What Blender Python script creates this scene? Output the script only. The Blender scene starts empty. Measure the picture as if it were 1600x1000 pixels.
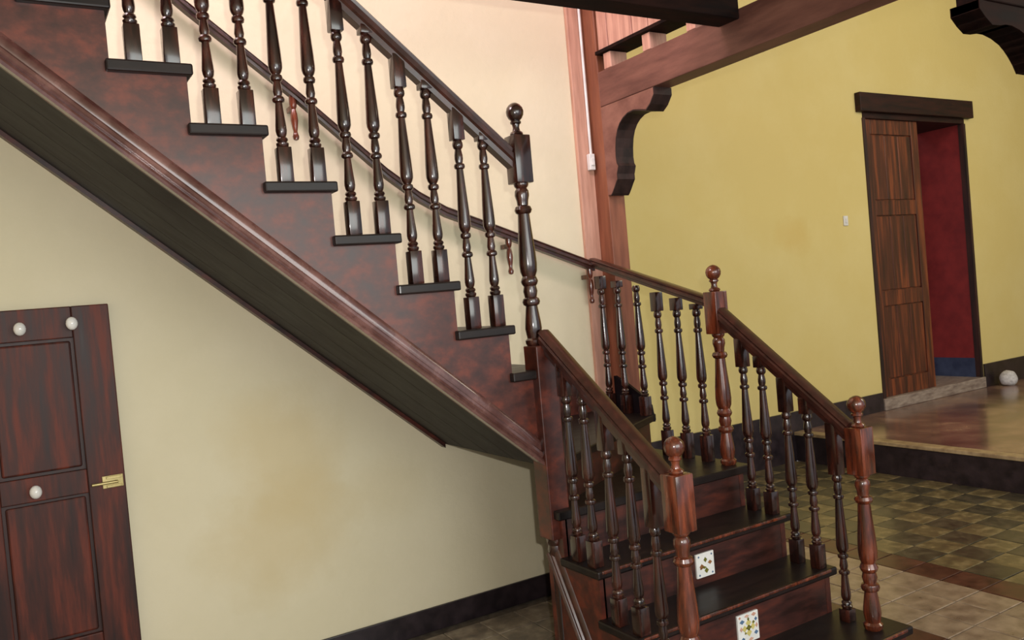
import bpy, bmesh, math, random
from mathutils import Vector, Matrix
random.seed(7)
S = bpy.context.scene
C = S.collection
PI = math.pi

# ------------------------------------------------------------------ camera
def cam_basis(yaw, pitch, roll):
    cy, sy = math.cos(yaw), math.sin(yaw)
    fwd = Vector((sy, cy, 0)); right = Vector((cy, -sy, 0)); up = Vector((0, 0, 1))
    f2 = fwd*math.cos(pitch) - up*math.sin(pitch)
    u2 = up*math.cos(pitch) + fwd*math.sin(pitch)
    r3 = right*math.cos(roll) + u2*math.sin(roll)
    u3 = u2*math.cos(roll) - right*math.sin(roll)
    return r3, u3, f2
R3, U3, F3 = cam_basis(math.radians(31.304), math.radians(1.4536), math.radians(-5.0369))
cd = bpy.data.cameras.new('camera'); cam = bpy.data.objects.new('camera', cd); C.objects.link(cam)
CAM = Vector((0, 0, 1.6))
m = Matrix.Identity(4)
for i in range(3):
    m[i][0] = R3[i]; m[i][1] = U3[i]; m[i][2] = -F3[i]; m[i][3] = CAM[i]
cam.matrix_world = m
cd.sensor_width = 36; cd.lens = 1304.86/1600*36; cd.clip_start = .05; cd.clip_end = 100
S.camera = cam

# ------------------------------------------------------------------ light and exposure
S.view_settings.view_transform = 'Standard'
S.view_settings.look = 'None'
S.view_settings.exposure = 0.20
S.view_settings.gamma = 1.0
S.view_settings.use_curve_mapping = False
W = bpy.data.worlds.new('world'); S.world = W; W.use_nodes = True
bg = W.node_tree.nodes['Background']
bg.inputs[0].default_value = (0.90, 0.92, 1.0, 1); bg.inputs[1].default_value = 0.55

def lamp(name, kind, loc, energy, color, aim=None, size=None, size_y=None, radius=None):
    d = bpy.data.lights.new(name, kind); d.energy = energy; d.color = color
    if size:
        d.shape = 'RECTANGLE'; d.size = size; d.size_y = size_y or size
    if radius is not None: d.shadow_soft_size = radius
    o = bpy.data.objects.new(name, d); C.objects.link(o); o.location = loc
    if aim is not None:
        o.rotation_euler = (Vector(aim)-Vector(loc)).to_track_quat('-Z', 'Y').to_euler()
    return o
# the flash of the camera, just up and right of the lens
flash_pos = CAM + R3*0.07 + U3*0.11
lamp('flash', 'POINT', flash_pos, 140, (1.0, 0.97, 0.93), radius=.018)
# daylight that falls down the stairwell from the upper floor
lamp('stairwell_daylight', 'AREA', (1.2, 1.4, 4.9), 88, (1.0, 0.80, 0.90), aim=(1.9, 3.77, 2.2), size=2.6, size_y=1.0)
lamp('upstairs_fill', 'AREA', (-.6, 2.95, 4.4), 70, (1.0, 0.80, 0.84), aim=(2.9, 3.25, 2.5), size=1.0, size_y=1.0)  # added lamp that brightens the stair side of post, beam and boards
# added soft fill behind the camera, standing in for daylight from that side
lamp('rear_fill', 'AREA', (2.0, -2.6, 2.2), 120, (0.95, 1.0, 0.95), aim=(2.6, 4, 1.0), size=4.0, size_y=2.2)
# daylight on the room beyond
lamp('far_room_daylight', 'AREA', (7.6, 0.4, 3.9), 76, (1.0, 0.89, 0.66), aim=(7.2, 4.8, 1.6), size=2.5, size_y=1.6)

# ------------------------------------------------------------------ materials
def lin(c):
    return tuple(((v/255)/12.92 if v/255 <= .04045 else ((v/255+.055)/1.055)**2.4) for v in c) + (1,)
def mat(name, a, b, rough=.5, scale=(4, 4, 4), nscale=3.0, bump=0.0, coat=0.0, spec=.5, detail=6, c=None, metallic=0.0, world=False, rr=.12, lo=.35, hi=.65):
    M = bpy.data.materials.new(name); M.use_nodes = True
    n, l = M.node_tree.nodes, M.node_tree.links
    B = n['Principled BSDF']
    tc = n.new('ShaderNodeTexCoord'); mp = n.new('ShaderNodeMapping'); mp.inputs['Scale'].default_value = scale
    oi = n.new('ShaderNodeObjectInfo')
    l.new(tc.outputs['Object'], mp.inputs[0])
    vm = n.new('ShaderNodeVectorMath'); vm.operation = 'ADD'
    cmb = n.new('ShaderNodeMath'); cmb.operation = 'MULTIPLY'; cmb.inputs[1].default_value = 37.0
    l.new(oi.outputs['Random'], cmb.inputs[0]); l.new(mp.outputs[0], vm.inputs[0]); l.new(cmb.outputs[0], vm.inputs[1])
    no = n.new('ShaderNodeTexNoise'); no.inputs['Scale'].default_value = nscale; no.inputs['Detail'].default_value = detail
    no.inputs['Roughness'].default_value = .6
    l.new(vm.outputs[0], no.inputs['Vector'])
    cr = n.new('ShaderNodeValToRGB'); cr.color_ramp.elements[0].color = lin(a); cr.color_ramp.elements[1].color = lin(b)
    cr.color_ramp.elements[0].position = lo; cr.color_ramp.elements[1].position = hi
    if c:
        e = cr.color_ramp.elements.new((lo+hi)/2); e.color = lin(c)
    l.new(no.outputs[0], cr.inputs[0]); l.new(cr.outputs[0], B.inputs['Base Color'])
    rm = n.new('ShaderNodeMapRange'); rm.inputs[3].default_value = max(.03, rough-rr); rm.inputs[4].default_value = min(1, rough+rr)
    l.new(no.outputs[0], rm.inputs[0]); l.new(rm.outputs[0], B.inputs['Roughness'])
    B.inputs['Coat Weight'].default_value = coat; B.inputs['Coat Roughness'].default_value = .12
    B.inputs['Specular IOR Level'].default_value = spec; B.inputs['Metallic'].default_value = metallic
    if bump:
        bp = n.new('ShaderNodeBump'); bp.inputs['Strength'].default_value = bump; bp.inputs['Distance'].default_value = .004
        l.new(no.outputs[0], bp.inputs['Height']); l.new(bp.outputs[0], B.inputs['Normal'])
    return M

def wall_mat(name, base, stain, mix, spot):
    M = bpy.data.materials.new(name); M.use_nodes = True
    n, l = M.node_tree.nodes, M.node_tree.links
    B = n['Principled BSDF']; B.inputs['Roughness'].default_value = .75; B.inputs['Specular IOR Level'].default_value = .25
    tc = n.new('ShaderNodeTexCoord')
    a = n.new('ShaderNodeTexNoise'); a.inputs['Scale'].default_value = 1.3; a.inputs['Detail'].default_value = 8; a.inputs['Roughness'].default_value = .62
    b = n.new('ShaderNodeTexNoise'); b.inputs['Scale'].default_value = 26; b.inputs['Detail'].default_value = 5
    l.new(tc.outputs['Object'], a.inputs['Vector']); l.new(tc.outputs['Object'], b.inputs['Vector'])
    r1 = n.new('ShaderNodeValToRGB'); r1.color_ramp.elements[0].color = lin(base); r1.color_ramp.elements[1].color = lin(mix)
    r1.color_ramp.elements[0].position = .42; r1.color_ramp.elements[1].position = .68
    l.new(a.outputs[0], r1.inputs[0])
    prev = r1.outputs[0]
    # stains with a place of their own: (x, z, radius_x, radius_z, strength)
    sep = n.new('ShaderNodeSeparateXYZ'); l.new(tc.outputs['Object'], sep.inputs[0])
    for (sx, sz, rx, rz, st) in spot:
        def mth(op, i0, i1=None):
            q = n.new('ShaderNodeMath'); q.operation = op
            for k, v in enumerate((i0, i1)):
                if v is None: continue
                if isinstance(v, (int, float)): q.inputs[k].default_value = v
                else: l.new(v, q.inputs[k])
            return q.outputs[0]
        dx = mth('DIVIDE', mth('SUBTRACT', sep.outputs['X'], sx), rx)
        dz = mth('DIVIDE', mth('SUBTRACT', sep.outputs['Z'], sz), rz)
        d = mth('SQRT', mth('ADD', mth('MULTIPLY', dx, dx), mth('MULTIPLY', dz, dz)))
        d = mth('ADD', d, mth('MULTIPLY', mth('SUBTRACT', a.outputs[0], .5), 2.2))
        f = n.new('ShaderNodeMapRange'); f.inputs[1].default_value = 1.0; f.inputs[2].default_value = 0.3; f.inputs[3].default_value = 0; f.inputs[4].default_value = st
        l.new(d, f.inputs[0])
        mx = n.new('ShaderNodeMixRGB'); l.new(f.outputs[0], mx.inputs[0]); l.new(prev, mx.inputs[1]); mx.inputs[2].default_value = lin(stain)
        prev = mx.outputs[0]
    l.new(prev, B.inputs['Base Color'])
    ad = n.new('ShaderNodeMath'); ad.operation = 'MULTIPLY_ADD'; ad.inputs[1].default_value = .25
    l.new(b.outputs[0], ad.inputs[0]); l.new(a.outputs[0], ad.inputs[2])
    bp = n.new('ShaderNodeBump'); bp.inputs['Strength'].default_value = .35; bp.inputs['Distance'].default_value = .02
    l.new(ad.outputs[0], bp.inputs['Height']); l.new(bp.outputs[0], B.inputs['Normal'])
    return M

M = {}
V = (9, 9, 1.2)
M['turned'] = mat('varnished_turned_wood', (24, 10, 8), (70, 31, 21), .24, V, 5, coat=.7, c=(42, 19, 13))
M['newel'] = mat('varnished_red_newel_wood', (56, 24, 13), (118, 54, 30), .24, V, 5, coat=.6, c=(84, 37, 21))
M['rail'] = mat('varnished_rail_wood', (44, 21, 16), (70, 34, 26), .34, (3, 3, 3), 6, coat=.3, c=(55, 26, 20))
M['string'] = mat('brown_red_string_board', (52, 22, 16), (104, 44, 27), .42, (2.6, 3, 3.6), 4.5, coat=.15, c=(74, 32, 22))
M['riser'] = mat('dark_red_riser_wood', (36, 16, 11), (84, 36, 23), .42, (1.2, 4, 5), 4, coat=.15, c=(58, 27, 21))
M['tread'] = mat('near_black_tread_wood', (15, 11, 11), (34, 23, 20), .42, (1.5, 5, 5), 4, coat=.05, spec=.3)
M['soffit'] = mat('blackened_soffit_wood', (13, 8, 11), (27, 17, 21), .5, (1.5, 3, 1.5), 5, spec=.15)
M['moulding'] = mat('sheen_moulding_wood', (74, 44, 40), (118, 82, 76), .26, (1.5, 1.5, 1.5), 6, coat=.8, c=(94, 62, 57))  # reflected sheen put into a paler, pinker base colour
M['door_l'] = mat('old_red_brown_door_wood', (38, 15, 11), (98, 40, 24), .55, (8, 8, .8), 3, c=(64, 26, 17), spec=.35)
M['door_dark'] = mat('dark_door_frame_wood', (22, 11, 9), (60, 28, 22), .55, (8, 8, .8), 3)
M['door_far'] = mat('far_door_wood', (50, 24, 15), (124, 62, 30), .45, (9, 9, .6), 2.2, coat=.1, c=(80, 38, 22))
M['lintel'] = mat('dark_lintel_wood', (24, 10, 6), (50, 22, 14), .6, (1, 6, 6), 4, spec=.3)
M['beam'] = mat('brown_beam_wood', (92, 58, 50), (122, 82, 70), .55, (5, 1, 5), 3, spec=.3)
M['header'] = mat('dark_header_wood', (18, 10, 9), (40, 22, 17), .8, (1, 6, 6), 4, spec=.1)
M['bracket'] = mat('bracket_wood', (110, 72, 62), (140, 98, 84), .55, (5, 2, 3), 3, spec=.3)
M['bracket_edge'] = mat('dark_bracket_edge_wood', (30, 20, 18), (58, 40, 36), .6, (5, 2, 3), 3, spec=.25)  # darker brown for the strip along the scrolled edge
M['post'] = mat('orange_brown_post_wood', (106, 58, 38), (140, 84, 58), .5, (6, 6, .7), 3)
M['plank'] = mat('pale_pink_brown_plank', (172, 124, 108), (206, 160, 140), .55, (12, 12, 1), 3)
M['trimboard'] = mat('orange_trim_board', (170, 126, 106), (200, 154, 132), .5, (12, 12, 1), 3)
M['base'] = mat('black_painted_plinth', (28, 22, 26), (48, 38, 42), .35, (3, 3, 3), 4)
M['kerb'] = mat('beige_nosing_stone', (128, 108, 80), (168, 148, 112), .45, (3, 3, 3), 5)
M['platform'] = mat('polished_brown_cement', (92, 70, 62), (152, 122, 102), .24, (1, 1, 1), 2.6, coat=.3, c=(116, 88, 78), rr=.08)
M['sill'] = mat('grey_worn_sill', (116, 100, 90), (160, 146, 132), .5, (2, 8, 8), 4)
M['white'] = mat('white_glazed_ceramic', (214, 212, 206), (234, 232, 228), .12, coat=.6)
M['plastic'] = mat('white_switch_plastic', (205, 205, 200), (222, 222, 218), .35)
M['brass'] = mat('pale_brass', (150, 134, 84), (186, 170, 118), .38, metallic=.6)
M['stone'] = mat('pale_grey_stone', (168, 166, 164), (206, 204, 204), .7, (9, 9, 9), 4, bump=.3)
M['red'] = mat('dark_red_painted_wall', (112, 26, 26), (136, 38, 36), .5, (2, 2, 2), 3)
M['blue'] = mat('slate_blue_painted_base', (42, 52, 78), (62, 74, 100), .45, (2, 2, 2), 3)
M['grout'] = mat('dark_grout', (74, 64, 54), (104, 92, 78), .8, (5, 5, 5), 5)
M['leaf'] = mat('olive_glaze', (96, 96, 34), (124, 116, 48), .2, coat=.4)
M['brownglaze'] = mat('brown_glaze', (120, 78, 44), (146, 100, 60), .2, coat=.4)
M['blueglaze'] = mat('blue_glaze', (70, 96, 128), (96, 122, 150), .2, coat=.4)
M['yellowglaze'] = mat('yellow_glaze', (188, 172, 92), (206, 192, 120), .2, coat=.4)
M['pinkglaze'] = mat('pink_glaze', (190, 142, 122), (206, 164, 144), .2, coat=.4)
M['wallA'] = wall_mat('cream_plaster', (210, 200, 170), (196, 172, 120), (216, 206, 178), [(1.03, .98, .30, .34, .35), (.95, .62, .42, .30, .35), (1.5, .75, .25, .2, .12)])
M['wallB'] = wall_mat('yellow_plaster', (210, 192, 124), (200, 166, 84), (214, 198, 134), [(5.9, 1.9, .25, .2, .3)])
M['ceiling'] = mat('pale_ceiling', (180, 168, 140), (196, 184, 158), .8)
TL = {
 'slate': mat('slate_floor_tile', (104, 94, 82), (158, 144, 124), .34, (3, 3, 3), 4, coat=.12, c=(130, 116, 100)),
 'green': mat('dark_green_floor_tile', (50, 46, 38), (84, 76, 60), .34, (4, 4, 4), 4, coat=.25, c=(66, 62, 48)),
 'olive': mat('olive_cream_floor_tile', (88, 78, 56), (136, 122, 88), .34, (4, 4, 4), 4, coat=.25, c=(102, 91, 62)),
 'cream': mat('worn_cream_floor_tile', (122, 104, 86), (162, 142, 120), .32, (3, 3, 3), 4, coat=.2),
 'maroon': mat('maroon_floor_tile', (50, 24, 20), (88, 50, 40), .32, (3, 3, 3), 4, coat=.2),
}

# ------------------------------------------------------------------ helpers
def link(name, bm, material, parent=None, smooth=False):
    bmesh.ops.recalc_face_normals(bm, faces=bm.faces)
    me = bpy.data.meshes.new(name); bm.to_mesh(me); bm.free()
    if smooth:
        for p in me.polygons: p.use_smooth = True
        me.set_sharp_from_angle(angle=math.radians(38))
    for k in (material if isinstance(material, (list, tuple)) else [material]): me.materials.append(k)
    o = bpy.data.objects.new(name, me); C.objects.link(o)
    if parent: o.parent = parent; o.matrix_parent_inverse = Matrix.Identity(4)
    return o
def shared(name, me, parent, loc, rot=(0, 0, 0)):
    o = bpy.data.objects.new(name, me); C.objects.link(o); o.parent = parent; o.location = loc; o.rotation_euler = rot
    return o
def tag(o, label, cat, group=None, kind=None):
    o['label'] = label; o['category'] = cat
    if group: o['group'] = group
    if kind: o['kind'] = kind
    return o
def struct(o, label=None, cat=None):
    o['kind'] = 'structure'
    if label: o['label'] = label
    if cat: o['category'] = cat
    return o
def thing(name, label, cat, loc=(0, 0, 0), group=None):
    o = bpy.data.objects.new(name, None); C.objects.link(o); o.location = loc; o.empty_display_size = .1
    return tag(o, label, cat, group)
def box(bm, x0, x1, y0, y1, z0, z1, bev=0):
    t = bmesh.new()
    vs = [t.verts.new((x, y, z)) for x in (x0, x1) for y in (y0, y1) for z in (z0, z1)]
    for f in ((0, 1, 3, 2), (4, 6, 7, 5), (0, 4, 5, 1), (2, 3, 7, 6), (0, 2, 6, 4), (1, 5, 7, 3)): t.faces.new([vs[i] for i in f])
    bmesh.ops.recalc_face_normals(t, faces=t.faces)
    if bev: bmesh.ops.bevel(t, geom=t.edges[:], offset=bev, segments=2, affect='EDGES', profile=.5)
    me = bpy.data.meshes.new('t'); t.to_mesh(me); t.free(); bm.from_mesh(me); bpy.data.meshes.remove(me)
    return bm
def B(*a, **k): return box(bmesh.new(), *a, **k)
def prism(bm, pts, axis, a, b, bev=0):
    """polygon pts extruded along an axis from a to b; pts are the two other coordinates in order"""
    t = bmesh.new()
    def P(p, w):
        return {'x': (w, p[0], p[1]), 'y': (p[0], w, p[1]), 'z': (p[0], p[1], w)}[axis]
    A = [t.verts.new(P(p, a)) for p in pts]; D = [t.verts.new(P(p, b)) for p in pts]
    t.faces.new(A); t.faces.new(D[::-1])
    for i in range(len(pts)):
        j = (i+1) % len(pts); t.faces.new((A[i], A[j], D[j], D[i]))
    bmesh.ops.recalc_face_normals(t, faces=t.faces)
    if bev: bmesh.ops.bevel(t, geom=t.edges[:], offset=bev, segments=1, affect='EDGES')
    me = bpy.data.meshes.new('t'); t.to_mesh(me); t.free(); bm.from_mesh(me); bpy.data.meshes.remove(me)
    return bm
def lathe(bm, prof, x=0, y=0, n=16, cap=True):
    rings = []
    for (z, r) in prof:
        rings.append([bm.verts.new((x+r*math.cos(2*PI*k/n), y+r*math.sin(2*PI*k/n), z)) for k in range(n)])
    for a, b in zip(rings, rings[1:]):
        for k in range(n): bm.faces.new((a[k], a[(k+1) % n], b[(k+1) % n], b[k]))
    if cap:
        bm.faces.new(rings[0][::-1]); bm.faces.new(rings[-1])
    return bm
def sweep(bm, path, prof, closed_prof=True):
    """profile (u, v): u sideways, v vertical (world up), swept along path, mitred in plan"""
    path = [Vector(p) for p in path]; rings = []
    for i, p in enumerate(path):
        d1 = (path[i]-path[i-1]) if i else (path[1]-path[0])
        d2 = (path[i+1]-path[i]) if i < len(path)-1 else d1
        a = Vector((d1.x, d1.y, 0)).normalized(); b = Vector((d2.x, d2.y, 0)).normalized()
        t = (a+b).normalized(); s = Vector((t.y, -t.x, 0)); k = 1/max(.3, t.dot(a))
        rings.append([bm.verts.new(p+s*(u*k)+Vector((0, 0, v))) for u, v in prof])
    n = len(prof)
    for a, b in zip(rings, rings[1:]):
        for k in range(n): bm.faces.new((a[k], a[(k+1) % n], b[(k+1) % n], b[k]))
    bm.faces.new(rings[0][::-1]); bm.faces.new(rings[-1])
    return bm
def scale_prof(p, h): 
    t = p[-1][0]; return [(z*h/t, r) for z, r in p]

# ------------------------------------------------------------------ key measures
YW = 3.77       # wall behind the stairs
YO = 2.80       # outer string of the upper flight
RISE = .1872
YF = 4.90       # far wall
XP = 5.70       # edge of the raised floor

# ------------------------------------------------------------------ floor and its tiles
fl = struct(link('floor', B(-2.6, XP, -1.2, YF, -.12, -.012), M['grout']), 'tiled floor around the foot of the stairs', 'floor')
def px_of(p):
    d = Vector(p)-CAM; w = d.dot(F3)
    if w < .1: return None
    return 800+1304.86*d.dot(R3)/w, 500-1304.86*d.dot(U3)/w
TS = .2
tile_me = {}
def tile_mesh(kind):
    if kind not in tile_me:
        bm = bmesh.new(); h = TS/2-.0025
        a = [bm.verts.new((sx*h, sy*h, -.012)) for sx, sy in ((-1, -1), (1, -1), (1, 1), (-1, 1))]
        b = [bm.verts.new((sx*h, sy*h, -.002)) for sx, sy in ((-1, -1), (1, -1), (1, 1), (-1, 1))]
        g = h-.003
        c = [bm.verts.new((sx*g, sy*g, 0)) for sx, sy in ((-1, -1), (1, -1), (1, 1), (-1, 1))]
        for u, v in ((a, b), (b, c)):
            for k in range(4): bm.faces.new((u[k], u[(k+1) % 4], v[(k+1) % 4], v[k]))
        bm.faces.new(c)
        me = bpy.data.meshes.new('tile'); bm.to_mesh(me); bm.free(); me.materials.append(TL[kind]); tile_me[kind] = me
    return tile_me[kind]
cells = []
for i in range(-13, 29):
    for j in range(-6, 25):
        x, y = (i+.5)*TS-.1, (j+.5)*TS-.1
        if x < -2.5 or x > XP-.1 or y > YF-.1 or y < -1.1: continue
        if x < 2.9 and y > YW: continue
        if x < 2.85 or y < .9: kind = 'slate'
        elif x < 3.36: kind = 'maroon'
        elif x < 3.86: kind = 'cream'
        elif x < 4.06: kind = 'maroon'
        else: kind = 'green' if (i+j) % 2 else 'olive'
        if x >= 3.86 and y < 1.9: kind = 'slate'
        q = px_of((x, y, 0)); vis = q is not None and -30 < q[0] < 1640 and 690 < q[1] < 1030
        if vis and q[0] < 490: vis = False
        # hidden by the stair itself
        cells.append((0 if vis else 1, (Vector((x, y, 0))-CAM).length, x, y, kind))
cells.sort()
rest = bmesh.new(); restk = []
for n_, (v_, d_, x, y, kind) in enumerate(cells):
    if v_ == 0 and n_ < 290:
        shared('tile', tile_mesh(kind), fl, (x, y, random.uniform(-.0008, .0008)), (random.uniform(-.003, .003), random.uniform(-.003, .003), 0))
    else:
        f0 = len(rest.faces); box(rest, x-.0975, x+.0975, y-.0975, y+.0975, -.012, 0)
        rest.faces.ensure_lookup_table()
        for f in rest.faces[f0:]: f.material_index = list(TL).index(kind)
o = link('floor_tiling', rest, list(TL.values()), fl); o['kind'] = 'stuff'

# raised floor on the right
pf = struct(link('raised_floor', B(XP+.03, 13, -1.2, YF, -.12, .24), M['platform']), 'raised polished brown floor in front of the far yellow wall', 'floor')
link('kick_board', B(XP, XP+.03, -1.2, YF, 0, .222), M['base'], pf)
link('nosing', B(XP-.012, XP+.10, -1.2, YF, .222, .25, bev=.004), M['kerb'], pf)
link('floor_surface', B(XP+.10, 13, -1.2, YF, .236, .25), M['platform'], pf)

# ------------------------------------------------------------------ walls, ceiling
wb = struct(link('wall_back', B(-2.6, 2.93, YW, YW+.35, 0, 5.2), M['wallA']))
bm = bmesh.new()
DX0, DX1, DZ0, DZ1 = 6.97, 8.63, .36, 3.04
box(bm, 2.93, DX0, YF, YF+.5, 0, 5.2); box(bm, DX1, 13, YF, YF+.5, 0, 5.2)
box(bm, DX0, DX1, YF, YF+.5, DZ1, 5.2); box(bm, DX0, DX1, YF, YF+.5, 0, DZ0-.01)
struct(link('wall_far', bm, M['wallB']))
struct(link('wall_left', B(-2.9, -2.6, -1.2, YW+.35, 0, 5.2), M['wallA']))
struct(link('wall_right', B(13, 13.3, -1.2, YF+.5, 0, 5.2), M['wallB']))
struct(link('wall_end', B(2.931, 2.96, YW+.002, YF, 0, 5.2), M['wallB']))
struct(link('ceiling', B(-2.9, 13.3, -1.2, YF+.5, 5.2, 5.35), M['ceiling']))
struct(link('baseboard_back', B(.40, 2.90, YW-.015, YW, 0, .116, bev=.003), M['base']))
struct(link('baseboard_far', prism(bmesh.new(), [(2.96, 0), (XP, 0), (XP, .25), (DX0-.03, .25), (DX0-.03, .42), (2.96, .42)][0:6], 'y', YF-.02, YF), M['base']))
struct(link('baseboard_right', B(DX1+.03, 13, YF-.02, YF, .25, .49, bev=.003), M['base']))
# board that closes the end of the back wall
tb = struct(link('trim_1', B(2.80, 2.902, YW-.025, YW, 0, 5.2, bev=.003), M['trimboard']))
tb.name = 'trim_1'

# ------------------------------------------------------------------ far doorway
d2 = thing('door_2', 'tall far doorway with dark lintel, brown panelled leaf and dark red reveal', 'door', (DX0, YF, .25)); d2['kind'] = 'structure'
def ch(name, bm, m_, par, off=(0, 0, 0), **k):
    """geometry given in world coordinates, stored relative to the parent's world position"""
    w = Vector((0, 0, 0)); p = par
    while p is not None: w += p.location; p = p.parent
    bmesh.ops.translate(bm, verts=bm.verts, vec=-w)
    return link(name, bm, m_, par, **k)
ch('lintel', B(DX0-.09, DX1+.09, YF-.06, YF+.4, DZ1, DZ1+.175, bev=.006), M['lintel'], d2)
ch('frame_head', B(DX0, DX1, YF-.005, YF+.5, DZ1-.05, DZ1), M['lintel'], d2)
ch('jamb', B(DX0-.01, DX0+.03, YF-.01, YF+.1, DZ0, DZ1-.05), M['door_dark'], d2)
ch('jamb', B(DX1-.025, DX1+.01, YF-.01, YF+.05, DZ0, DZ1-.05), M['door_dark'], d2)
ch('threshold', B(DX0-.02, DX1+.02, YF-.03, YF+.6, .25, DZ0, bev=.006), M['sill'], d2)
ch('reveal', B(DX1-.02, DX1, YF+.05, YF+.95, DZ0, DZ1-.05), M['red'], d2)
ch('reveal_base', B(DX1-.03, DX1-.02, YF+.05, YF+.95, DZ0, .56), M['blue'], d2)
ch('inner_wall', B(DX0, DX1, YF+.95, YF+1.0, 0, DZ1+.3), M['red'], d2)
LX0, LX1, LY = DX0+.03, 7.85, YF+.03
leaf = ch('leaf', B(LX0, LX1, LY+.012, LY+.045, DZ0, DZ1-.05), M['door_far'], d2)
leaf['label'] = 'brown panelled door leaf'
zr = [DZ0, .52, 1.22, 1.36, 2.08, 2.22, DZ1-.19, DZ1-.05]
for z0, z1 in ((zr[0], zr[1]), (zr[2], zr[3]), (zr[4], zr[5]), (zr[6], zr[7])):
    ch('cross_rail', B(LX0+.11, LX1-.11, LY-.006, LY+.02, z0, z1, bev=.003), M['door_far'], leaf)
for x0 in (LX0, LX1-.11): ch('stile', B(x0, x0+.11, LY-.008, LY+.02, DZ0, DZ1-.05, bev=.003), M['door_far'], leaf)
for z0, z1 in ((zr[1], zr[2]), (zr[3], zr[4]), (zr[5], zr[6])):
    w_ = (LX1-LX0-.22)/3
    for k in range(3):
        ch('panel_board', B(LX0+.112+k*w_, LX0+.108+(k+1)*w_, LY+.002, LY+.014, z0+.01, z1-.01, bev=.004), M['door_far'], leaf)

# ------------------------------------------------------------------ small door under the stairs (left)
d1 = thing('door_1', 'low dark red-brown cupboard door under the stairs with white knobs', 'door', (.37, YW, 0)); d1['kind'] = 'structure'
DY = YW-.035
dl = ch('leaf', B(-.62, .37, DY+.01, YW-.001, 0, 1.724), M['door_dark'], d1)
for x0, x1 in ((-.62, -.50), (-.185, -.065), (.235, .37)):
    ch('stile', B(x0, x1, DY-.012, DY+.012, 0, 1.724, bev=.004), M['door_l'], dl)
for x0, x1 in ((-.50, -.185), (-.065, .235)):
    for z0, z1 in ((1.60, 1.724), (.98, 1.075), (.33, .42), (0, .12)):
        ch('cross_rail', B(x0, x1, DY-.010, DY+.012, z0, z1, bev=.004), M['door_l'], dl)
    for z0, z1 in ((1.075, 1.60), (.42, .98), (.12, .33)):
        ch('panel', B(x0+.012, x1-.012, DY-.002, DY+.012, z0+.012, z1-.012, bev=.008), M['door_l'], dl)
kp = [(0, .010), (.004, .011), (.012, .011), (.018, .014), (.026, .0195), (.036, .022), (.046, .020), (.053, .013), (.057, .004)]
for (x, z) in ((.055, 1.649), (.232, 1.655), (.053, 1.023), (-.40, 1.65)):
    bm = lathe(bmesh.new(), kp, n=16)
    bmesh.ops.rotate(bm, verts=bm.verts, cent=(0, 0, 0), matrix=Matrix.Rotation(PI/2, 3, 'X'))
    bmesh.ops.scale(bm, verts=bm.verts, vec=(1, 1, 1.2))
    bmesh.ops.translate(bm, verts=bm.verts, vec=(x, DY-.010, z))
    ch('knob', bm, M['white'], d1, smooth=True)['label'] = 'white ceramic knob'
# brass latch: plate, bolt and keeper
bm = B(.285, .362, DY-.018, DY-.012, .985, 1.035, bev=.002)
box(bm, .30, .356, DY-.026, DY-.018, 1.022, 1.032, bev=.001); box(bm, .30, .356, DY-.026, DY-.018, .988, .998, bev=.001)
lt = ch('latch', bm, M['brass'], d1); lt['label'] = 'small brass latch'
bm = lathe(bmesh.new(), [(-.045, .003), (-.043, .006), (.05, .006), (.052, .004)], n=10)
bmesh.ops.rotate(bm, verts=bm.verts, cent=(0, 0, 0), matrix=Matrix.Rotation(PI/2, 3, 'Y'))
bmesh.ops.translate(bm, verts=bm.verts, vec=(.29, DY-.026, 1.008))
ch('bolt', bm, M['brass'], lt, smooth=True)

# ------------------------------------------------------------------ STAIRCASE
st = thing('staircase', 'dark varnished wooden staircase with turned balusters and newels, turning at a winder landing', 'staircase', (0, 0, 0))
def noseU(i): return 1.70-(i-8)*.2225 if i >= 8 else 1.915
TOPI = 17
# treads of the upper flight (7 .. 17)
for i in range(7, TOPI+1):
    xn = noseU(i); z = RISE*i; xl = noseU(i+1)-.03
    t = link('tread', B(xl, xn, YO-.028, YW-.002, z-.036, z, bev=.006), M['tread'], st)
    sc = link('scotia', B(xn-.045, xn-.020, YO+.002, YW-.002, z-.052, z-.036, bev=.003), M['riser'], t)
    link('riser', B(xn-.032, xn-.014 if False else xn-.016, YO+.004, YW-.002, z-RISE+.0, z-.036), M['riser'], st)
# outer string, cut to the steps
def zbot(x): return .923+.854*(1.792-x)
pts = []
xr = 1.785
pts.append((xr, zbot(xr))); pts.append((xr, RISE*7-.036))
for i in range(8, TOPI+1):
    x = noseU(i)-.018
    pts.append((x, RISE*(i-1)-.036)); pts.append((x, RISE*i-.036))
xe = noseU(TOPI+1)
pts.append((xe, RISE*TOPI-.036)); pts.append((xe, zbot(xe)))
os_ = link('outer_string', prism(bmesh.new(), pts, 'y', YO, YO+.035), M['string'], st)
# moulding along the bottom of the string: a stack of rolls
def slope_strip(z0, z1, y0, y1, xa, xb, rnd=False):
    return [(xa, zbot(xa)+z0), (xb, zbot(xb)+z0), (xb, zbot(xb)+z1), (xa, zbot(xa)+z1)]
mprof = [(0, 0), (-.030, .0), (-.034, .012), (-.028, .024), (-.020, .030), (-.026, .040), (-.024, .052), (-.015, .060), (-.016, .075), (-.012, .092), (-.004, .104), (0, .108)]
bm = bmesh.new(); r_ = []
for x in (xe, 1.783):
    r_.append([bm.verts.new((x, YO+u, zbot(x)+v-.006)) for u, v in mprof])
for k in range(len(mprof)):
    a, b = k, (k+1) % len(mprof); bm.faces.new((r_[0][a], r_[0][b], r_[1][b], r_[1][a]))
bm.faces.new(r_[0]); bm.faces.new(r_[1][::-1])
link('string_moulding', bm, M['moulding'], os_, smooth=True)
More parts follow.
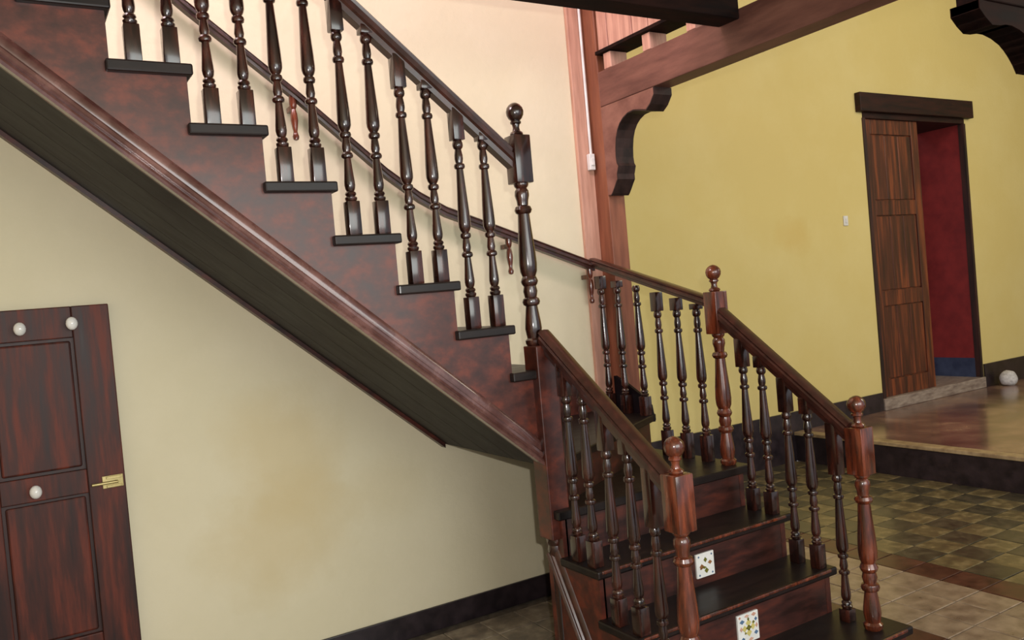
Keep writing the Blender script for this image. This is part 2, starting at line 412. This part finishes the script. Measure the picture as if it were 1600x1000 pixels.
# soffit boards under the upper flight, wall side string
xs = 1.815
def zb2(x): return zbot(x)+.012
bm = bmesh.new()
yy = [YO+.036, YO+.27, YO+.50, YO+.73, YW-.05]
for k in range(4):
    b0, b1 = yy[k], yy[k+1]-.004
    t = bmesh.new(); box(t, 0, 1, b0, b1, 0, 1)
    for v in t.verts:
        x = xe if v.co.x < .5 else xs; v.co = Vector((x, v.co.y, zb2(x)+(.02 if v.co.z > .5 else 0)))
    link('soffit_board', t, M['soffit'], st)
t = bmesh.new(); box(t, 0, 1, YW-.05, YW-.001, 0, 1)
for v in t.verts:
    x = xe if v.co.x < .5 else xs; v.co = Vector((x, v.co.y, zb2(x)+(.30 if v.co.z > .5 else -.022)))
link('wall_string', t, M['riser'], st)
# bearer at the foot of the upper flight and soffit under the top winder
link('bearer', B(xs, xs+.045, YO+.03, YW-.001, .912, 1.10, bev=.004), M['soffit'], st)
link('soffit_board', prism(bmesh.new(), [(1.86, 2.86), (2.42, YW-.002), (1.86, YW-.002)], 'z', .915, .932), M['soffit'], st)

# winders
PV = (1.845, 2.80)
XR = 2.835
y30 = 2.80+(XR-PV[0])*math.tan(math.radians(30)); x60 = PV[0]+(YW-.002-2.80)/math.tan(math.radians(60))
def shift(p, d, s): return (p[0]+d[0]*s, p[1]+d[1]*s)
def wind(name, pts, z): return link(name, prism(bmesh.new(), pts, 'z', z-.036, z, bev=.004), M['tread'], st)
n30 = (math.sin(math.radians(30)), -math.cos(math.radians(30)))
n60 = (math.sin(math.radians(60)), -math.cos(math.radians(60)))
wind('winder_tread', [(1.79, 2.72), (2.865, 2.72), (2.865, y30+.03), (1.79, 2.83)], RISE*4)
wind('winder_tread', [shift(PV, n30, .03), (2.865, y30-.02), (2.865, YW-.002), (x60, YW-.002), (PV[0], 2.80)], RISE*5)
wind('winder_tread', [shift(PV, n60, .03), (x60+.03, YW-.002), (1.84, YW-.002), (1.84, 2.80)], RISE*6)
def rad_riser(ang, z0, z1, x1, y1):
    c, s = math.cos(math.radians(ang)), math.sin(math.radians(ang)); nx, ny = s*.008, -c*.008
    p = [(PV[0]+nx, PV[1]+ny), (x1+nx, y1+ny), (x1-nx, y1-ny), (PV[0]-nx, PV[1]-ny)]
    return link('riser', prism(bmesh.new(), p, 'z', z0, z1), M['riser'], st)
rad_riser(30, RISE*4, RISE*5-.036, 2.815, 2.80+(2.815-PV[0])*math.tan(math.radians(30)))
rad_riser(60, RISE*5, RISE*6-.036, x60-.01, YW-.02)

# lower flight: A, B, C
XL0, XL1 = 1.795, 2.86
noseL = {1: 2.005, 2: 2.285, 3: 2.50, 4: 2.72}
for i in (1, 2, 3):
    z = RISE*i; x0, x1 = (XL0, XL1) if i > 1 else (XL0-.03, 2.93)
    y1 = noseL[i+1]+.03
    t = link('tread', B(x0, x1, noseL[i], y1, z-.034, z, bev=.008), M['tread'], st)
    link('nosing_highlight', B(x0+.02, x1-.04, noseL[i]-.003, noseL[i]+.006, z-.014, z-.002, bev=.003), M['newel'], t)  # highlight along the nosing, put in as a thin orange-brown line
risers = {}
for i in (1, 2, 3, 4):
    z = RISE*i; y = noseL[i]+.02
    x0, x1 = (1.83, 2.80) if i > 1 else (XL0, 2.905)
    risers[i] = link('riser', B(x0, x1, y, y+.018, z-RISE, z-.034), M['riser'], st)
# side strings of the lower flight
def lower_string(name, x0, x1, yb, zback):
    pts = [(noseL[1]+.03, 0), (noseL[1]+.03, RISE-.034)]
    for i in (2, 3, 4):
        y = noseL[i]+.02; pts += [(y, RISE*(i-1)-.034), (y, RISE*i-.034)]
    pts += zback
    return link(name, prism(bmesh.new(), pts, 'x', x0, x1), M['string'], st)
ls = lower_string('side_string', 1.812, 1.838, 0, [(2.86, RISE*4-.034), (2.86, 0)])
rs = lower_string('side_string', 2.802, 2.83, 0, [(y30, RISE*4-.034), (y30, RISE*5-.034), (YW-.03, RISE*5-.034), (YW-.03, 0)])
link('back_panel', B(1.84, 2.80, 2.83, 2.86, 0, RISE*4-.04), M['string'], st)
# raking moulding on the left side string
bm = bmesh.new(); r_ = []
for (y, z) in ((2.835, .56), (2.515, .0)):
    r_.append([bm.verts.new((1.812+u*.8, y-v*.50, z+v*.26)) for u, v in mprof])
for k in range(len(mprof)):
    a, b = k, (k+1) % len(mprof); bm.faces.new((r_[0][a], r_[0][b], r_[1][b], r_[1][a]))
bm.faces.new(r_[0]); bm.faces.new(r_[1][::-1])
link('string_moulding', bm, M['rail'], ls, smooth=True)
# side face of the first step
link('step_end', B(2.83, 2.905, noseL[1]+.03, noseL[2]+.03, 0, RISE-.034), M['riser'], st)
link('step_end', B(XL0, 1.812, noseL[1]+.03, noseL[2]+.02, 0, RISE-.034), M['riser'], st)

# skirting that follows the winders along the wall, and the raised string at the open side
link('winder_skirting', prism(bmesh.new(), [(1.93, .93), (2.795, .75), (2.795, 1.0), (2.674, 1.13), (2.558, 1.245), (2.50, 1.275), (2.43, 1.22), (2.35, 1.19), (1.93, 1.19)], 'y', YW-.022, YW-.001), M['string'], st)
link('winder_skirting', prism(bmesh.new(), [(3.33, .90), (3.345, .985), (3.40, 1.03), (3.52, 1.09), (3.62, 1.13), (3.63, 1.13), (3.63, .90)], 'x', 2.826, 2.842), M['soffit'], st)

# ceramic tiles set into the risers
def riser_tile(par, x, y, z, w, h, kind):
    t = link('ceramic_tile', B(x-w/2, x+w/2, y-.008, y+.004, z-h/2, z+h/2, bev=.002), M['white'], st)
    def add(mn, polys, d=.0092):
        for pl in polys:
            link('glaze_petal', prism(bmesh.new(), [(x+a*w, z+b*h) for a, b in pl], 'y', y-d, y-.007), M[mn], t)
    def dia(cx, cz, rx, rz): return [(cx-rx, cz), (cx, cz-rz), (cx+rx, cz), (cx, cz+rz)]
    if kind == 1:
        t['label'] = 'white riser tile with olive flower'
        add('leaf', [dia(.0, .21, .10, .11), dia(.03, -.24, .12, .12), dia(-.08, -.10, .12, .06)])
        add('brownglaze', [dia(.25, .06, .12, .09), dia(-.22, -.04, .13, .11), dia(-.28, -.12, .05, .05)])
        for sx in (-1, 1):
            add('blueglaze', [dia(.36*sx, .38, .05, .05), dia(.36*sx, -.38, .05, .05)])
    else:
        t['label'] = 'multicoloured riser tile with yellow cross motif'
        add('yellowglaze', [dia(0, .17, .13, .13), dia(0, -.17, .13, .13), dia(.20, 0, .12, .12), dia(-.20, 0, .12, .12)])
        add('leaf', [dia(0, 0, .14, .10), dia(.24, .14, .07, .06), dia(0, .30, .05, .07), dia(-.17, -.16, .05, .05)])
        add('blueglaze', [dia(-.30, .26, .12, .08), dia(.34, -.24, .10, .08), dia(-.30, -.34, .09, .07), dia(.36, .22, .07, .07)])
        add('pinkglaze', [dia(.28, .40, .12, .07), dia(-.06, .41, .12, .06), dia(-.36, .02, .07, .09), dia(.38, .0, .06, .09), dia(.08, -.41, .12, .06), dia(-.40, .42, .06, .05)])
riser_tile(risers[3], 2.342, noseL[3]+.02, .456, .098, .098, 1)
riser_tile(risers[2], 2.336, noseL[2]+.02, .262, .112, .112, 2)

# balusters --------------------------------------------------------------
BP = [(0, .016), (.006, .021), (.014, .022), (.020, .016), (.026, .0205), (.032, .019), (.037, .0135), (.046, .0175), (.058, .0195), (.072, .0190), (.10, .0165), (.152, .0125),
      (.156, .020), (.163, .022), (.171, .020), (.176, .0135), (.190, .0165), (.206, .0150), (.224, .0125), (.229, .0195), (.237, .0215), (.245, .0195), (.249, .0135), (.258, .0195),
      (.270, .0235), (.285, .0242), (.33, .0225), (.40, .0185), (.49, .0135), (.494, .0195), (.502, .0215), (.510, .0195), (.514, .0135), (.530, .0165), (.545, .0160), (.566, .0125), (.572, .018), (.580, .0205), (.590, .0200), (.602, .016)]
bal_cache = {}
def baluster(x, y, z, blk, turned, top):
    """blk: bottom square, turned: length of turned part, top: total height"""
    key = (round(blk, 3), round(turned, 3), round(top, 3))
    if key not in bal_cache:
        bm = bmesh.new(); h = .0232
        box(bm, -h, h, -h, h, 0, blk, bev=.0025)
        lathe(bm, [(a+blk-.001, r) for a, r in scale_prof(BP, turned+.002)], n=14)
        if top > blk+turned+.005: box(bm, -h, h, -h, h, blk+turned, top, bev=.0025)
        o = link('baluster', bm, M['turned'], st, smooth=True); o.location = (x, y, z); bal_cache[key] = o.data
        return o
    return shared('baluster', bal_cache[key], st, (x, y, z))
def railU_under(x): return 2.645-.848*(x-1.19)
pairs = [(1.654, 1.545), (1.426, 1.320), (1.206, 1.096), (.983, .868), (.757, .645), (.535, .423), (.311, .20), (.09, -.02), (-.13, -.24)]
for k, pr_ in enumerate(pairs):
    i = 8+k; z = RISE*i
    for q, x in enumerate(pr_):
        baluster(x, YO+.028, z, .123, .602, railU_under(x)+.012-z if k < 0 else (.757 if q == 0 else .848))
def railL_top(y): return 1.447-.75*(2.717-y)
for xx, ys in ((2.80, (2.66, 2.557, 2.437, 2.330, 2.206)), (1.832, (2.665, 2.560, 2.437, 2.316, 2.200))):
    for k, y in enumerate(ys):
        i = (3, 3, 2, 2, 1)[k]; z = RISE*i
        ru = railL_top(y)-.085+.015
        baluster(xx, y, z, .10 if i > 1 else .05, .545, ru-z)
for y in (2.925, 3.06, 3.20): baluster(2.80, y, RISE*4, .125, .60, 1.515+.25*(y-2.8)-.045-RISE*4)
for y in (3.35, 3.505, 3.645): baluster(2.80, y, RISE*5, .10, .575, 1.515+.25*(y-2.8)-.045-RISE*5)

# newels -----------------------------------------------------------------
NP = [(0, .030), (.010, .036), (.022, .037), (.030, .028), (.045, .031), (.065, .034), (.09, .032), (.15, .0235), (.155, .032), (.166, .036), (.178, .032), (.183, .024), (.205, .029), (.225, .025),
      (.232, .031), (.243, .035), (.254, .031), (.262, .027), (.280, .034), (.31, .0365), (.36, .034), (.44, .027), (.495, .0235), (.50, .031), (.511, .0355), (.523, .031), (.528, .022), (.545, .0235), (.565, .029), (.582, .028), (.592, .021), (.598, .027), (.605, .030), (.611, .029)]
FP = [(0, .022), (.006, .027), (.013, .024), (.018, .016), (.030, .013), (.042, .0155), (.046, .022), (.052, .022), (.056, .018), (.064, .027), (.076, .0335), (.090, .0355), (.103, .032), (.114, .023), (.121, .011), (.123, .002)]
def newel(x, y, z, hturn, hblock, s=.0385, base=.0, label=None):
    bm = bmesh.new()
    lathe(bm, [(a-.001, r) for a, r in scale_prof(NP, hturn+.002)], n=20)
    box(bm, -s, s, -s, s, hturn, hturn+hblock, bev=.004)
    o = link('newel_post', bm, M['newel'], st, smooth=True); o.location = (x, y, z)
    f = link('finial', lathe(bmesh.new(), [(hturn+hblock+a, r) for a, r in FP], n=20), M['newel'], o, smooth=True)
    return o
nl = newel(1.832, 2.068, RISE, .606, .19); nl['label'] = 'orange-brown newel at the foot, left side'
newel(2.80, 2.09, RISE, .612, .185)
newel(2.80, 2.795, RISE*4, .608, .195)
# tall newel at the turn: turned drop, long square block, turned shaft, block, finial
drop = bmesh.new()
lathe(drop, [(0, .024), (.02, .026), (.04, .022), (.10, .020), (.45, .021), (.50, .0225), (.515, .028), (.530, .030), (.545, .024), (.560, .030), (.580, .034), (.598, .030), (.606, .034), (.616, .037), (.631, .036)], 1.822, YO+.01, n=20)
bm = bmesh.new()
lathe(bm, [(1.404+a, r*1.0) for a, r in scale_prof(NP, .652)], 1.812, YO+.02, n=20)
box(bm, 1.774, 1.851, YO-.018, YO+.058, 2.055, 2.245, bev=.004)
tn = link('newel_post', bm, M['turned'], st, smooth=True); tn['label'] = 'tall dark newel at the turn'
link('newel_drop', drop, M['turned'], tn, smooth=True)
link('newel_block', B(1.776, 1.868, YO-.042, YO+.053, .63, 1.405, bev=.004), M['string'], tn)
link('finial', lathe(bmesh.new(), [(2.245+a*1.08, r) for a, r in FP], 1.812, YO+.02, n=20), M['turned'], tn, smooth=True)

# handrails --------------------------------------------------------------
def rprof(w, h):
    return [(-w*.32, -h), (w*.32, -h), (w*.36, -h*.72), (w*.5, -h*.62), (w*.5, -h*.36), (w*.40, -h*.28), (w*.46, -h*.14), (w*.30, -h*.02), (0, 0), (-w*.30, -h*.02), (-w*.46, -h*.14), (-w*.40, -h*.28), (-w*.5, -h*.36), (-w*.5, -h*.62), (-w*.36, -h*.72)]
xa = -.35
link('handrail', sweep(bmesh.new(), [(xa, YO+.028, 2.70-.848*(xa-1.19)), (1.785, YO+.028, 2.70-.848*(1.785-1.19))], rprof(.066, .088)), M['rail'], st, smooth=True)
link('handrail', sweep(bmesh.new(), [(2.80, 2.765, railL_top(2.765)), (2.80, 2.12, railL_top(2.12))], rprof(.066, .085)), M['rail'], st, smooth=True)
link('handrail', sweep(bmesh.new(), [(1.832, 2.775, railL_top(2.75)-.005), (1.832, 2.10, railL_top(2.10))], rprof(.066, .085)), M['rail'], st, smooth=True)
link('handrail', sweep(bmesh.new(), [(2.80, YW-.075, 1.785), (2.80, 2.83, 1.53)], rprof(.060, .05)), M['rail'], st, smooth=True)

# rail fixed along the back wall
wr = thing('wall_handrail', 'slender brown handrail fixed to the cream wall behind the upper flight', 'handrail', (2.80, 3.70, 1.7))
path = [(-.1, 3.70, 3.74), (.769, 3.70, 2.98), (1.209, 3.70, 2.63), (1.62, 3.70, 2.275), (1.78, 3.70, 2.16), (1.92, 3.70, 2.085), (2.20, 3.70, 1.985), (2.80, 3.70, 1.765)]
ch('rail', sweep(bmesh.new(), path, rprof(.058, .052)), M['rail'], wr, smooth=True)
for (x, z) in ((.30, 3.30), (1.20, 2.585), (2.27, 1.915), (2.775, 1.725)):
    bm = lathe(bmesh.new(), [(z-.19, .004), (z-.186, .012), (z-.172, .015), (z-.16, .011), (z-.15, .009), (z-.13, .013), (z-.10, .017), (z-.07, .015), (z-.05, .010), (z-.04, .015), (z-.025, .017), (z+.012, .016)], x, 3.70, n=14)
    box(bm, x-.012, x+.012, 3.70, YW-.003, z-.055, z-.03, bev=.003)
    ch('rail_bracket', bm, M['newel'], wr, smooth=True)

# ------------------------------------------------------------------ post, beam, brackets, gallery
XB0, XB1 = 2.90, 3.02
tag(link('wooden_post', B(XB0+.003, XB1-.003, 3.64, YW-.001, 0, 3.55, bev=.004), M['post']), 'orange-brown square post at the end of the cream wall, behind the balusters', 'post')
tag(link('ceiling_beam', B(XB0, XB1, 1.0, 3.64, 2.605, 2.795, bev=.005), M['beam']), 'brown beam running from the post out over the foot of the stairs', 'beam')
def bracket_pts():
    # (distance from post, z below beam) from the nose to the post
    return [(0, 0), (.433, 0), (.433, -.035), (.400, -.075), (.366, -.098), (.325, -.088), (.27, -.076), (.22, -.080), (.180, -.096), (.150, -.118), (.126, -.148), (.108, -.190),
            (.098, -.240), (.094, -.290), (.098, -.325), (.108, -.340), (.100, -.360), (.092, -.380), (.092, -.408), (.078, -.425), (.060, -.450), (.040, -.475), (.028, -.485), (0, -.485)]
def bracket_pts_short():
    return [(0, 0), (.634, 0), (.634, -.037), (.595, -.068), (.55, -.094), (.50, -.092), (.45, -.084), (.406, -.084), (.345, -.096), (.287, -.117), (.250, -.140), (.218, -.167), (.188, -.198), (.162, -.235), (0, -.238)]
bp_ = bracket_pts()
t1 = thing('carved_bracket', 'scrolled wooden bracket between the post and the beam', 'bracket', (2.96, 3.64, 2.10))
ch('bracket_board', prism(bmesh.new(), [(3.64-a, 2.604+b) for a, b in bp_], 'x', XB0+.002, XB1-.004, bev=.002), M['bracket'], t1)
# dark scrolled edge strip under the bracket
def edge_strip(pts, inset=.004):
    bm = bmesh.new(); return bm
def strip(path2, axis, a, b, th):
    bm = bmesh.new(); n = len(path2)
    out = []
    for i, p in enumerate(path2):
        q0 = path2[max(0, i-1)]; q1 = path2[min(n-1, i+1)]
        d = Vector((q1[0]-q0[0], q1[1]-q0[1])).normalized(); nrm = Vector((-d.y, d.x))
        out.append((p, (p[0]+nrm.x*th, p[1]+nrm.y*th)))
    def P(p, w): return (w, p[0], p[1]) if axis == 'x' else (p[0], w, p[1])
    r = [[bm.verts.new(P(p, a)), bm.verts.new(P(q, a)), bm.verts.new(P(q, b)), bm.verts.new(P(p, b))] for p, q in out]
    for u, v in zip(r, r[1:]):
        for k in range(4): bm.faces.new((u[k], u[(k+1) % 4], v[(k+1) % 4], v[k]))
    bm.faces.new(r[0]); bm.faces.new(r[-1][::-1])
    return bm
ch('edge_strip', strip([(3.64-a, 2.604+b) for a, b in bp_[1:-1]], 'x', XB0, XB1, -.006), M['bracket_edge'], t1)

# second beam with its bracket and post, top right
RY0, RY1, RX = 1.83, 1.95, 4.03
bs_ = bracket_pts_short()
tag(link('wooden_post', B(RX, RX+.13, RY0, RY1, 0, 3.0, bev=.004), M['post']), 'dark brown square post just at the right edge, carrying the second bracket', 'post')
tag(link('ceiling_beam', B(3.45, 6.5, RY0-.005, RY1+.005, 2.62, 2.80, bev=.005), M['header']), 'dark beam end above the bracket in the top right corner', 'beam')
t2 = thing('carved_bracket', 'dark scrolled bracket hanging in the top right corner', 'bracket', (RX, 1.89, 2.38))
ch('bracket_board', prism(bmesh.new(), [(RX-a, 2.619+b) for a, b in bs_], 'y', RY0+.002, RY1-.002, bev=.002), M['header'], t2)
ch('edge_strip', strip([(RX-a, 2.619+b) for a, b in bs_[1:-1]], 'y', RY0, RY1, .006), M['header'], t2)

# joist ends on the beam, gallery boarding above them
jm = None
for k, y in enumerate((3.555, 3.235, 2.915)):
    lb = ('short joist end on the beam right beside the post', 'second joist end along the beam from the post', 'third joist end on the beam, partly behind the dark header')[k]
    if jm is None:
        o = link('joist_end', B(-.06, .055, -.03, .03, 0, .085, bev=.003), M['plank']); jm = o.data
    else:
        o = bpy.data.objects.new('joist_end', jm); C.objects.link(o)
    o.location = (XB0+.065, y, 2.797)
    tag(o, lb, 'joist', 'joist ends on the beam')
gp = thing('gallery_boarding', 'pale upright boards of the upper gallery above the beam, beside the post', 'boarding', (XB0+.03, 3.2, 2.885))
ch('sill_rail', B(XB0-.012, XB1+.02, 2.74, 3.635, 2.885, 2.905, bev=.003), M['header'], gp)
pl = None; y = 3.635
k = 0
while y > 2.80:
    w = (.085, .11, .095, .12)[k % 4]; k += 1
    ch('plank', B(XB0+.01+.003*(k % 3), XB0+.04, max(2.745, y-w), y-.004, 2.906, 3.75, bev=.003), M['plank'], gp)
    y -= w
tag(link('header_beam', B(-1.2, 2.893, 2.60, 2.725, 2.745, 2.99, bev=.006), M['header']), 'dark ceiling beam along the top edge in front of the stairwell', 'beam')
struct(link('ceiling_1', B(-2.6, 2.893, -1.2, 2.60, 2.86, 2.98), M['ceiling']))

# ------------------------------------------------------------------ conduit with switch
cp = thing('electrical_conduit', 'thin white conduit running down the trim board to a small white switch box', 'conduit', (2.872, 3.732, 2.3))
ch('pipe', lathe(bmesh.new(), [(2.36, .0075), (3.9, .0075)], 2.880, 3.735, n=10), M['plastic'], cp, smooth=True)
bm = B(2.855, 2.892, 3.716, YW-.025, 2.275, 2.365, bev=.004)
sb = ch('switch_box', bm, M['plastic'], cp)
ch('rocker', B(2.864, 2.884, 3.710, 3.717, 2.30, 2.34, bev=.002), M['plastic'], sb)
sw = thing('light_switch', 'small white light switch on the yellow wall left of the far door', 'switch', (6.61, YF, 2.04))
ch('plate', B(6.58, 6.64, YF-.012, YF, 1.995, 2.085, bev=.004), M['plastic'], sw)
ch('toggle', B(6.60, 6.62, YF-.018, YF-.012, 2.02, 2.06, bev=.002), M['plastic'], sw)

# ------------------------------------------------------------------ pale stone by the far wall
bm = bmesh.new(); bmesh.ops.create_icosphere(bm, subdivisions=3, radius=1)
for v in bm.verts:
    n_ = 1+.04*math.sin(v.co.x*5+1)+.03*math.cos(v.co.y*6+v.co.z*4)
    v.co = Vector((v.co.x*.105*n_, v.co.y*.08*n_, max(-.80, v.co.z)*.085*n_))
o = link('doorstop_stone', bm, M['stone'], smooth=True); o.location = (8.86, 4.76, .25+.068)
tag(o, 'rounded pale grey stone on the raised floor by the black baseboard', 'stone')
